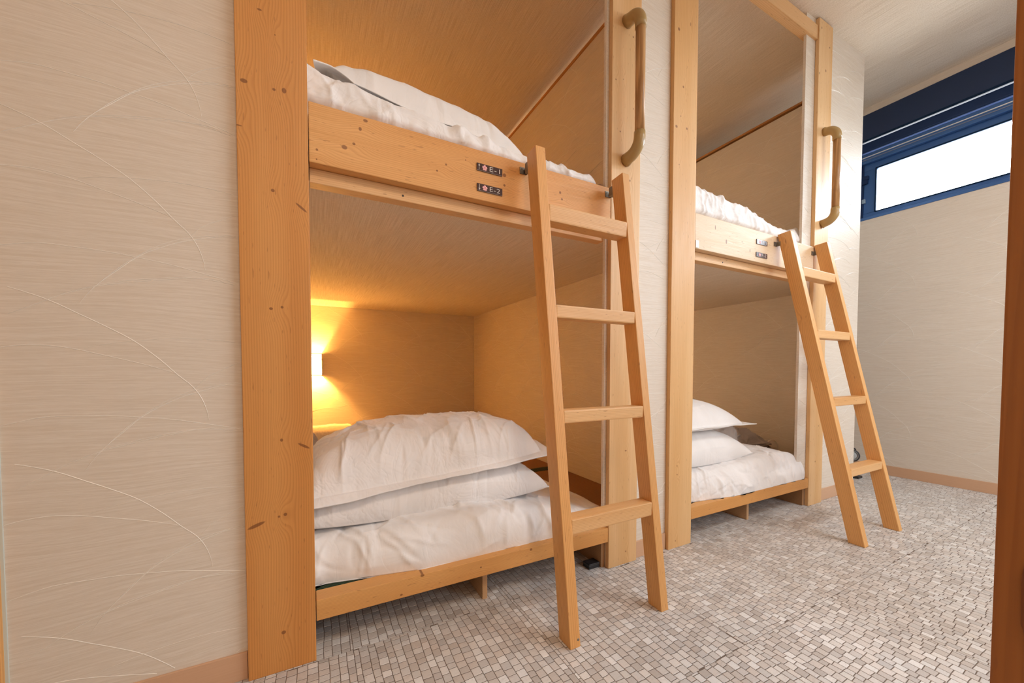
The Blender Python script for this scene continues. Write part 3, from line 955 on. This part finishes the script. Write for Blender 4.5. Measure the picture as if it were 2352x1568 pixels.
# ------------------------------------------------------------------ wall lamps (the light comes from the bulb inside)
def wall_lamp(label, x0, x1, z0, z1, watts, zb, k=1.0, tint=(1.0, 0.47, 0.10)):
    root = thing('wall_lamp', label, 'lamp', ((x0 + x1) / 2, 3.19, (z0 + z1) / 2), 'small paper wall lamps in the bunks')
    pm = NT('lamp_paper', 0.8)
    pm.color((0.85, 0.78, 0.66))
    pm.b.inputs['Emission Color'].default_value = (*tint, 1)
    pm.b.inputs['Emission Strength'].default_value = LAMP_PAPER * k
    y0, y1 = 3.08, 3.199
    t = 0.003
    boxes('shade', [(x0, x1, y0, y0 + t, z0, z1)], pm.m, root, uv=False)
    lsd = plain('lamp_side', (0.80, 0.70, 0.52), 0.6)
    for xa in (x0, x1 - t): boxes('side_panel', [(xa, xa + t, y0 + t, y1, z0, z1)], lsd, root, uv=False)
    fm = plain('lamp_frame', (0.55, 0.42, 0.28), 0.5)
    boxes('frame', [(x0 - .001, x1 + .001, y0 - .002, y0 + .004, z0 - .003, z0 + .002), (x0 - .001, x1 + .001, y0 - .002, y0 + .004, z1 - .002, z1 + .003), (x1 - .003, x1 + .002, y0 - .002, y1, z1 - .002, z1 + .003), (x1 - .003, x1 + .002, y0 - .002, y1, z0 - .003, z0 + .002), (x1 - .003, x1 + .002, y0 - .002, y0 + .003, z0, z1)], fm, root, uv=False)
    lt = light('bulb', 'POINT', ((x0 + x1) / 2, 3.13, zb), (0, 0, 0), watts, tint, shadow_soft_size=0.012)
    set_parent(lt, root)


wall_lamp('small square paper wall lamp glowing at the back of the lower bunk nearest the camera', -0.062, 0.056, 0.686, 0.841, LAMP_W, 0.745)
wall_lamp('added unseen wall lamp filling the lower bunk farther away, hidden behind the middle posts', 1.42, 1.538, 0.686, 0.841, 14.0, 0.745, 0.75, (1.0, 0.66, 0.34))  # added for warm fill; no lamp is known in this berth
wall_lamp('added unseen wall lamp filling the upper bunk farther away, hidden behind the middle posts', 1.42, 1.538, 1.80, 1.955, 14.0, 1.86, 0.7, (1.0, 0.66, 0.34))  # likewise added, warm fill for the upper berth
wall_lamp('paper wall lamp lighting the upper bunk nearest the camera, hidden behind its bedding', -0.062, 0.056, 1.80, 1.955, LAMP_UP_W, 1.86, 0.6)


# ------------------------------------------------------------------ soft things
class Noise2:
    def __init__(s, seed):
        rg = np.random.RandomState(seed)
        a = rg.rand(64, 64) * 2 * np.pi
        s.g = np.stack([np.cos(a), np.sin(a)], -1)

    def __call__(s, x, y):
        xi = np.floor(x).astype(int); yi = np.floor(y).astype(int)
        xf = x - xi; yf = y - yi
        u = xf * xf * xf * (xf * (xf * 6 - 15) + 10); v = yf * yf * yf * (yf * (yf * 6 - 15) + 10)
        def d(i, j):
            g = s.g[(xi + i) % 64, (yi + j) % 64]
            return g[..., 0] * (xf - i) + g[..., 1] * (yf - j)
        return (d(0, 0) * (1 - u) + d(1, 0) * u) * (1 - v) + (d(0, 1) * (1 - u) + d(1, 1) * u) * v


def creases(X, Y, seed, amp, scale=1.0, ang=0.0, lines=None):
    """cloth relief in metres: a soft swell plus many single, sharp, slightly bent creases"""
    n = Noise2(seed)
    rg = np.random.RandomState(seed * 7 + 1)
    h = 0.75 * n(X * 4.2 * scale + 7, Y * 4.2 * scale) + 0.35 * n(X * 9 * scale, Y * 9 * scale + 19)
    x0, x1, y0, y1 = X.min(), X.max(), Y.min(), Y.max()
    area = (x1 - x0) * (y1 - y0)
    count = lines if lines is not None else int(330 * area * scale) + 20
    wob = n(X * 14 + 3, Y * 14 + 5) * 0.012
    for k in range(count):
        cx = rg.uniform(x0, x1); cy = rg.uniform(y0, y1)
        if rg.rand() < 0.75: a = ang + 1.3 + rg.normal(0, 0.45)
        else: a = rg.uniform(0, np.pi)
        L = rg.uniform(0.04, 0.15) / scale ** 0.5
        w = rg.uniform(0.0028, 0.0068)
        bend = rg.normal(0, 1.6)
        c, s_ = np.cos(a), np.sin(a)
        dx, dy = X - cx, Y - cy
        m = (np.abs(dx) < L * 1.5) & (np.abs(dy) < L * 1.5)
        if not m.any(): continue
        u = c * dx[m] + s_ * dy[m]; v = -s_ * dx[m] + c * dy[m] + wob[m] - bend * u * u
        fade = np.clip(1 - (u / L) ** 2, 0, 1) ** 1.2
        sgn = 1.0 if rg.rand() < 0.65 else -0.7
        # steep on one side, long slope on the other
        prof = np.where(v > 0, np.exp(-(v / w)), np.exp(v / (w * 3.2)))
        h[m] += sgn * rg.uniform(0.45, 1.0) * 1.0 * prof * fade
    return amp * h


def grid_mesh(name, P, mat, parent=None, close=None):
    """P: (n, m, 3) array -> smooth quad sheet"""
    n, m = P.shape[:2]
    idx = np.arange(n * m).reshape(n, m)
    f = np.stack([idx[:-1, :-1], idx[1:, :-1], idx[1:, 1:], idx[:-1, 1:]], -1).reshape(-1, 4)
    me = bpy.data.meshes.new(name)
    me.from_pydata(P.reshape(-1, 3).tolist(), [], f.tolist())
    return link_mesh(name, me, mat, parent, smooth=True)


def two_sheets(name, T, B, mat, parent=None):
    n, m = T.shape[:2]
    idx = np.arange(n * m).reshape(n, m)
    ft = np.stack([idx[:-1, :-1], idx[1:, :-1], idx[1:, 1:], idx[:-1, 1:]], -1).reshape(-1, 4)
    fb = ft[:, ::-1] + n * m
    rim = []
    o = n * m
    for i in range(n - 1):
        rim.append((idx[i, 0] + o, idx[i + 1, 0] + o, idx[i + 1, 0], idx[i, 0]))
        rim.append((idx[i, -1], idx[i + 1, -1], idx[i + 1, -1] + o, idx[i, -1] + o))
    for j in range(m - 1):
        rim.append((idx[0, j], idx[0, j + 1], idx[0, j + 1] + o, idx[0, j] + o))
        rim.append((idx[-1, j] + o, idx[-1, j + 1] + o, idx[-1, j + 1], idx[-1, j]))
    me = bpy.data.meshes.new(name)
    me.from_pydata(np.concatenate([T.reshape(-1, 3), B.reshape(-1, 3)]).tolist(), [], ft.tolist() + fb.tolist() + [tuple(int(q) for q in r) for r in rim])
    me.validate()
    return link_mesh(name, me, mat, parent, smooth=True)


def normals_of(P):
    du = np.gradient(P, axis=0); dv = np.gradient(P, axis=1)
    n = np.cross(du, dv)
    return n / np.maximum(np.linalg.norm(n, axis=-1, keepdims=True), 1e-9)


def pillow(label, cx, cy, z0, hw, hd, th, flange, seed, rot=0.0, mat=None, group=None, amp=0.005, droop=0.0, shape=None, low=0.42, nu=240, nv=160, pw=0.55, taper=2.2):
    """stuffed case lying flat: z0 underside, th thickness, flange = flat border width, droop = how far the border hangs"""
    mat = mat or SHEET
    tt = np.linspace(-1, 1, nu); ss = np.linspace(-1, 1, nv)
    tt = np.sign(tt) * np.abs(tt) ** 0.85; ss = np.sign(ss) * np.abs(ss) ** 0.85
    U, V = np.meshgrid(tt, ss, indexing='ij')
    X = hw * U * (1 - 0.05 * (1 - V ** 2) * np.abs(U) ** 3)
    Y = hd * V * (1 - 0.07 * (1 - U ** 2) * np.abs(V) ** 3)
    iu = np.clip(np.abs(X) / (hw - flange - 0.004), 0, 1); iv = np.clip(np.abs(Y) / (hd - flange - 0.004), 0, 1)
    body = ((1 - iu ** taper) * (1 - iv ** taper)).clip(0, 1) ** pw
    out = np.maximum(np.abs(X) - (hw - flange), 0) + np.maximum(np.abs(Y) - (hd - flange), 0)
    zm = z0 + th * low
    edge = np.maximum(np.abs(U), np.abs(V))
    fall = -droop * np.clip((edge - 0.62) / 0.38, 0, 1) ** 1.5
    wv = Noise2(seed + 50)
    ripple = 0.008 * wv(X * 9, Y * 9) * np.clip(out / 0.03, 0, 1) if flange > 0 else 0.0
    T = np.stack([X, Y, zm + fall + ripple + 0.0018 + th * (1 - low) * body], -1)
    Bz = zm + fall + ripple - 0.0018 - th * low * np.minimum(body * 1.25, 1.0)
    B = np.stack([X, Y, Bz], -1)
    cr = creases(X, Y, seed, amp, 1.0, 0.4)
    k = np.clip(body * 1.6, 0.15, 1)
    if flange > 0:  # stitched groove where the border begins
        d = np.minimum(hw - flange - np.abs(X), hd - flange - np.abs(Y))
        T[..., 2] -= 0.006 * np.exp(-(d / 0.006) ** 2)
    T = T + normals_of(T) * (cr * k)[..., None]
    if shape is not None:
        T = shape(T, U, V, True); B = shape(B, U, V, False)
    c, s_ = math.cos(rot), math.sin(rot)
    for A in (T, B):
        x, y = A[..., 0].copy(), A[..., 1].copy()
        A[..., 0] = c * x - s_ * y; A[..., 1] = s_ * x + c * y
    B[..., 2] = np.minimum(B[..., 2], T[..., 2] - 0.0012)
    off = np.array([0, 0, z0])
    o = two_sheets('pillow', T - off, B - off, mat)
    o.location = (cx, cy, z0)
    return tag(o, label, 'pillow', group)


def padded(name, label, cat, x0, x1, y0, y1, z0, h, seed, group=None, mat=None, n=4.0, amp=0.006, shape=None, parent=None, nu=300, nv=220, scale=1.0, ang=0.3, m_side=None):
    """futon or quilt: super-elliptic cushion with a flat underside"""
    mat = mat or SHEET
    hw, hd = (x1 - x0) / 2, (y1 - y0) / 2
    a = np.linspace(-1, 1, nu); b = np.linspace(-1, 1, nv)
    U = np.sign(a) * (1 - (1 - np.abs(a)) ** 1.9); V = np.sign(b) * (1 - (1 - np.abs(b)) ** 2.6)
    U, V = np.meshgrid(U, V, indexing='ij')
    ru = 0.06 / hw; rv = 0.06 / hd
    eu = np.clip((np.abs(U) - (1 - ru)) / ru, 0, 1); ev = np.clip((np.abs(V) - (1 - rv)) / rv, 0, 1)
    q = np.clip((eu ** 2 + ev ** 2), 0, 1)
    prof = (1 - q ** (n / 2.0)) ** (1 / 2.0)
    X = hw * U; Y = hd * V
    # round the plan's corners
    k = np.sqrt(np.maximum(eu ** 2 + ev ** 2, 1e-9)); kk = np.where(k > 1, 1 / k, 1.0)
    X = np.where(k > 1, np.sign(U) * hw * (1 - ru + ru * eu * kk), X); Y = np.where(k > 1, np.sign(V) * hd * (1 - rv + rv * ev * kk), Y)
    # bulge: the widest line lies at a third of the height
    Z = h * prof
    T = np.stack([X, Y, Z], -1)
    N = normals_of(T)
    cr = creases(X, Y + Z, seed, amp, scale, ang)
    T = T + N * (cr * np.clip(Z / (0.25 * h), 0.1, 1))[..., None]
    if shape is not None: T = shape(T, U, V)
    T[..., 2] = np.maximum(T[..., 2], 0.002)
    B = T.copy(); B[..., 2] = 0.0
    o = two_sheets(name, T, B, mat, None)
    o.location = ((x0 + x1) / 2, (y0 + y1) / 2, z0)
    if parent is not None: set_parent(o, parent)
    if label: tag(o, label, cat, group)
    return o


PG = 'white pillows stacked on the bunks'
FG = 'white futons on the bunks'


# --- nearest bunk, lower
def fut_e(T, U, V):
    T[..., 2] *= 1 + 0.10 * np.sin(T[..., 0] * 5 + 1.0)
    T[..., 1] -= 0.048 * np.clip((-V - 0.5) / 0.5, 0, 1) * np.clip((T[..., 0] + 0.40) / 0.25, 0, 1)
    T[..., 2] *= 1 - 0.52 * np.clip((T[..., 0] - 0.05) / 0.42, 0, 1) ** 1.3
    return T


padded('futon', 'white folded futon under two pillows in the lower bunk nearest the camera', 'futon', -0.15, 0.995, 1.118, 3.05, 0.1484, 0.122, 21, FG, SHEET_SMOOTH, n=3.0, amp=0.0075, shape=fut_e, scale=0.9)


def tilt_mid(T, U, V, top):
    T[..., 2] += 0.012 * np.clip(-V, 0, 1) ** 2 * -1.0
    return T


pillow('crumpled white pillow under another one in the lower bunk nearest the camera', 0.355, 1.405, 0.262, 0.405, 0.245, 0.150, 0.0, 31, mat=SHEET, group=PG, amp=0.0075, droop=0.012, low=0.30, pw=0.42, taper=3.0)


def drape_top(T, U, V, top):
    T[..., 2] += 0.020 * U                                   # right end sits a little higher
    T[..., 2] += -0.040 * np.clip((-V - 0.50) / 0.5, 0, 1) ** 1.2 * (1 - 0.35 * U)
    T[..., 1] += 0.09 * np.clip(U - 0.3, 0, 1) ** 2
    return T


pillow('big bordered white pillow, topmost of the pair in the lower bunk nearest the camera', 0.365, 1.395, 0.402, 0.435, 0.265, 0.145, 0.045, 41, mat=SHEET, group=PG, amp=0.0075, shape=drape_top, low=0.12, pw=0.45, taper=3.0)
padded('folded_quilt', 'cream folded quilt against the lamp-lit back wall of the lower bunk', 'quilt', -0.15, 0.26, 2.62, 3.0, 0.262, 0.078, 51, None, CREAM, n=3, amp=0.004, nu=80, nv=60, scale=1.4)
padded('folded_blanket', 'grey blanket end showing left of the stacked pillows by the near post', 'blanket', -0.15, 0.03, 1.68, 2.05, 0.262, 0.17, 52, None, GREYCLOTH, n=3, amp=0.01, nu=60, nv=60, scale=2.0)


# --- nearest bunk, upper
def duv_e(T, U, V):
    x = T[..., 0]
    k = np.clip(T[..., 2] / 0.22, 0, 1)
    T[..., 2] -= k * 0.062 * np.clip((x + 0.45) / 0.65, 0, 1)
    T[..., 1] -= 0.026 * np.clip((T[..., 2] - 0.134) / 0.02, 0, 1) * np.clip((-V - 0.8) / 0.15, 0, 1)
    return T


quilt_e = padded('quilt', 'crumpled white quilt edge above the upper rail with plates E-1 and E-2', 'quilt', -0.135, 0.940, 1.082, 3.0, 1.2325, 0.246, 61, FG + ' above the rails', SHEET, n=3.5, amp=0.0055, shape=duv_e, scale=1.5, ang=0.2)


padded('corner_binding', None, None, 0.893, 0.939, 1.052, 1.11, 1.3625, 0.036, 63, None, BROWNCLOTH, n=2.5, amp=0.002, nu=40, nv=40, parent=quilt_e)['label'] = 'brown corner of the quilt'


def upper_p(T, U, V, top):
    tip = np.clip((-U - 0.72) / 0.28, 0, 1)
    T[..., 2] += 0.012 * np.sin(tip * 3.0) - 0.012 * tip       # left border curls
    T[..., 2] -= 0.10 * np.clip((T[..., 0] + 0.30), 0, 1)     # sinks towards the right end
    T[..., 2] += 0.012 * np.clip(-V - 0.7, 0, 1) * 3 * np.sin(U * 9) * 0.3
    T[..., 2] -= 0.03 * np.clip(U - 0.55, 0, 1) / 0.45
    T[..., 2] -= 0.030 * np.clip((-V - 0.80) / 0.20, 0, 1) * (1 - tip)
    return T


pillow('white pillow with a turned-up corner lying on the upper bunk nearest the camera', 0.350, 1.355, 1.430, 0.340, 0.268, 0.190, 0.04, 71, mat=SHEET_SMOOTH, group=PG, amp=0.003, shape=upper_p, low=0.40, pw=0.42, taper=3.2)

# --- farther bunk, lower
def fut_f(T, U, V):
    T[..., 1] -= 0.038 * np.clip((-V - 0.5) / 0.5, 0, 1) * np.clip((T[..., 0] + 0.40) / 0.25, 0, 1)
    T[..., 2] *= (1 + 0.10 * np.sin(T[..., 0] * 6 + 0.4)) * (1 - 0.35 * np.clip((T[..., 0] - 0.36) / 0.13, 0, 1) ** 2)
    return T


padded('futon', 'crumpled white futon in the lower bunk farther away', 'futon', 1.345, 2.328, 1.083, 3.0, 0.1505, 0.132, 81, FG, SHEET, n=3.0, amp=0.008, scale=1.5, shape=fut_f)
pillow('smooth white pillow with a seam, lower one of the farther bunk', 1.648, 1.36, 0.268, 0.300, 0.24, 0.165, 0.0, 91, mat=SHEET_SMOOTH, group=PG, amp=0.0022, droop=0.01, low=0.30, pw=0.45, taper=2.6)
pillow('white pillow with a flat border, topmost of the pair in the farther bunk', 1.642, 1.35, 0.427, 0.300, 0.25, 0.150, 0.04, 93, mat=SHEET_SMOOTH, group=PG, amp=0.0022, droop=0.0, low=0.2, pw=0.5, taper=2.4)
def lump(T, U, V):
    f = 1 - 0.62 * np.clip((T[..., 0] + 0.06) / 0.33, 0, 1) ** 1.1 + 0.10 * np.sin(T[..., 0] * 23 + T[..., 1] * 9)
    T[..., 2] *= f
    T[..., 1] += 0.03 * np.sin(T[..., 0] * 17)
    return T


padded('folded_blanket', 'grey brown blanket bundled behind the pillows of the farther lower bunk', 'blanket', 1.92, 2.52, 1.36, 1.85, 0.250, 0.150, 95, None, GREYCLOTH, n=2.0, amp=0.014, nu=160, nv=130, scale=2.2, shape=lump)
cb = [(2.42, 1.40, 0.285), (2.47, 1.40, 0.235), (2.51, 1.40, 0.226), (2.56, 1.40, 0.242), (2.60, 1.40, 0.262), (2.645, 1.40, 0.267), (2.69, 1.40, 0.245), (2.72, 1.40, 0.20), (2.725, 1.41, 0.151)]
# smooth the cable path
def smooth_path(p, k=6):
    p = [Vector(q) for q in p]; out = []
    for i in range(len(p) - 1):
        a, b, c, d = p[max(i - 1, 0)], p[i], p[i + 1], p[min(i + 2, len(p) - 1)]
        for s in range(k):
            t = s / k
            out.append(0.5 * ((2 * b) + (c - a) * t + (2 * a - 5 * b + 4 * c - d) * t * t + (3 * b - a - 3 * c + d) * t ** 3))
    out.append(p[-1])
    return out


tag(tube('power_cable', smooth_path(cb), 0.0042, plain('white_cable', (0.85, 0.78, 0.68), 0.5), n=8), 'thin pale cable looping beside the grey blanket in the farther bunk', 'cable')


# --- farther bunk, upper
def duv_f(T, U, V):
    x = T[..., 0]
    k = np.clip(T[..., 2] / 0.2, 0, 1)
    T[..., 2] -= k * (0.05 * np.clip((x + 0.5) / 0.6, 0, 1) + 0.03 * np.clip((x - 0.08) / 0.12, 0, 1) * (1 - np.clip((x - 0.36) / 0.06, 0, 1)))
    T[..., 1] -= 0.030 * np.clip((T[..., 2] - 0.134) / 0.02, 0, 1) * np.clip((-V - 0.8) / 0.15, 0, 1)
    return T


padded('quilt', 'rolled crumpled white quilt edge above the upper rail with plates F-1 and F-2', 'quilt', 1.352, 2.335, 1.0845, 3.0, 1.2325, 0.285, 101, FG + ' above the rails', SHEET, n=3.0, amp=0.0068, shape=duv_f, scale=1.8, ang=0.1)

# ------------------------------------------------------------------ small things
blk = plain('black_plastic', (0.018, 0.018, 0.02), 0.4, 0.5)
pk = thing('power_adapter', 'small flat black plastic block on the tiles beneath the bunk nearest the camera', 'adapter', (0.897, 1.085, 0))
boxes('body', [(0.872, 0.9205, 1.068, 1.104, 0.0, 0.019)], blk, pk, bevel=0.002, uv=False)
boxes('lid_line', [(0.8715, 0.921, 1.0675, 1.1045, 0.0125, 0.0135)], plain('grey_line', (0.09, 0.09, 0.09), 0.5), pk, uv=False)

ap = thing('floor_fan', 'small black round appliance with a grey disc on a foot behind the far wall corner', 'fan', (3.20, 1.20, 0))
c0 = Vector((3.20, 1.193, 0.150))
ax = Vector((-0.85, -0.5, 0.15)).normalized()
e1 = ax.orthogonal().normalized(); e2 = ax.cross(e1)


def lathe(name, prof, mat, parent, n=28):
    bm = bmesh.new()
    rings = [[bm.verts.new(c0 + ax * d + (e1 * math.cos(2 * math.pi * k / n) + e2 * math.sin(2 * math.pi * k / n)) * r) for k in range(n)] for d, r in prof]
    for a, b in zip(rings, rings[1:]):
        for k in range(n): bm.faces.new((a[k], a[(k + 1) % n], b[(k + 1) % n], b[k]))
    bm.faces.new(rings[0]); bm.faces.new(rings[-1])
    bmesh.ops.recalc_face_normals(bm, faces=bm.faces)
    return bm_obj(name, bm, mat, parent, smooth=True)


lathe('housing', [(-0.045, 0.018), (-0.04, 0.03), (-0.01, 0.041), (0.006, 0.042), (0.010, 0.038), (0.006, 0.031)], blk, ap)
lathe('disc', [(0.004, 0.030), (0.0085, 0.0285), (0.0095, 0.02), (0.011, 0.008), (0.011, 0.002)], plain('grey_disc', (0.34, 0.36, 0.36), 0.35, 0.5), ap)
lathe('ring', [(0.009, 0.0335), (0.0118, 0.0325), (0.0085, 0.0312)], plain('silver_ring', (0.45, 0.46, 0.46), 0.3, 0.5, 0.6), ap)
tube('neck', smooth_path([(3.23, 1.21, 0.150), (3.26, 1.225, 0.11), (3.255, 1.22, 0.05), (3.235, 1.20, 0.016)]), 0.008, blk, ap, n=10)
boxes('foot', [(3.19, 3.25, 1.150, 1.25, 0.0, 0.016)], blk, ap, bevel=0.004, uv=False)
tube('carry_loop', smooth_path([(3.225, 1.19, 0.178), (3.22, 1.182, 0.192), (3.215, 1.20, 0.20), (3.225, 1.215, 0.19)]), 0.004, blk, ap, n=8)

bpy.context.view_layer.update()
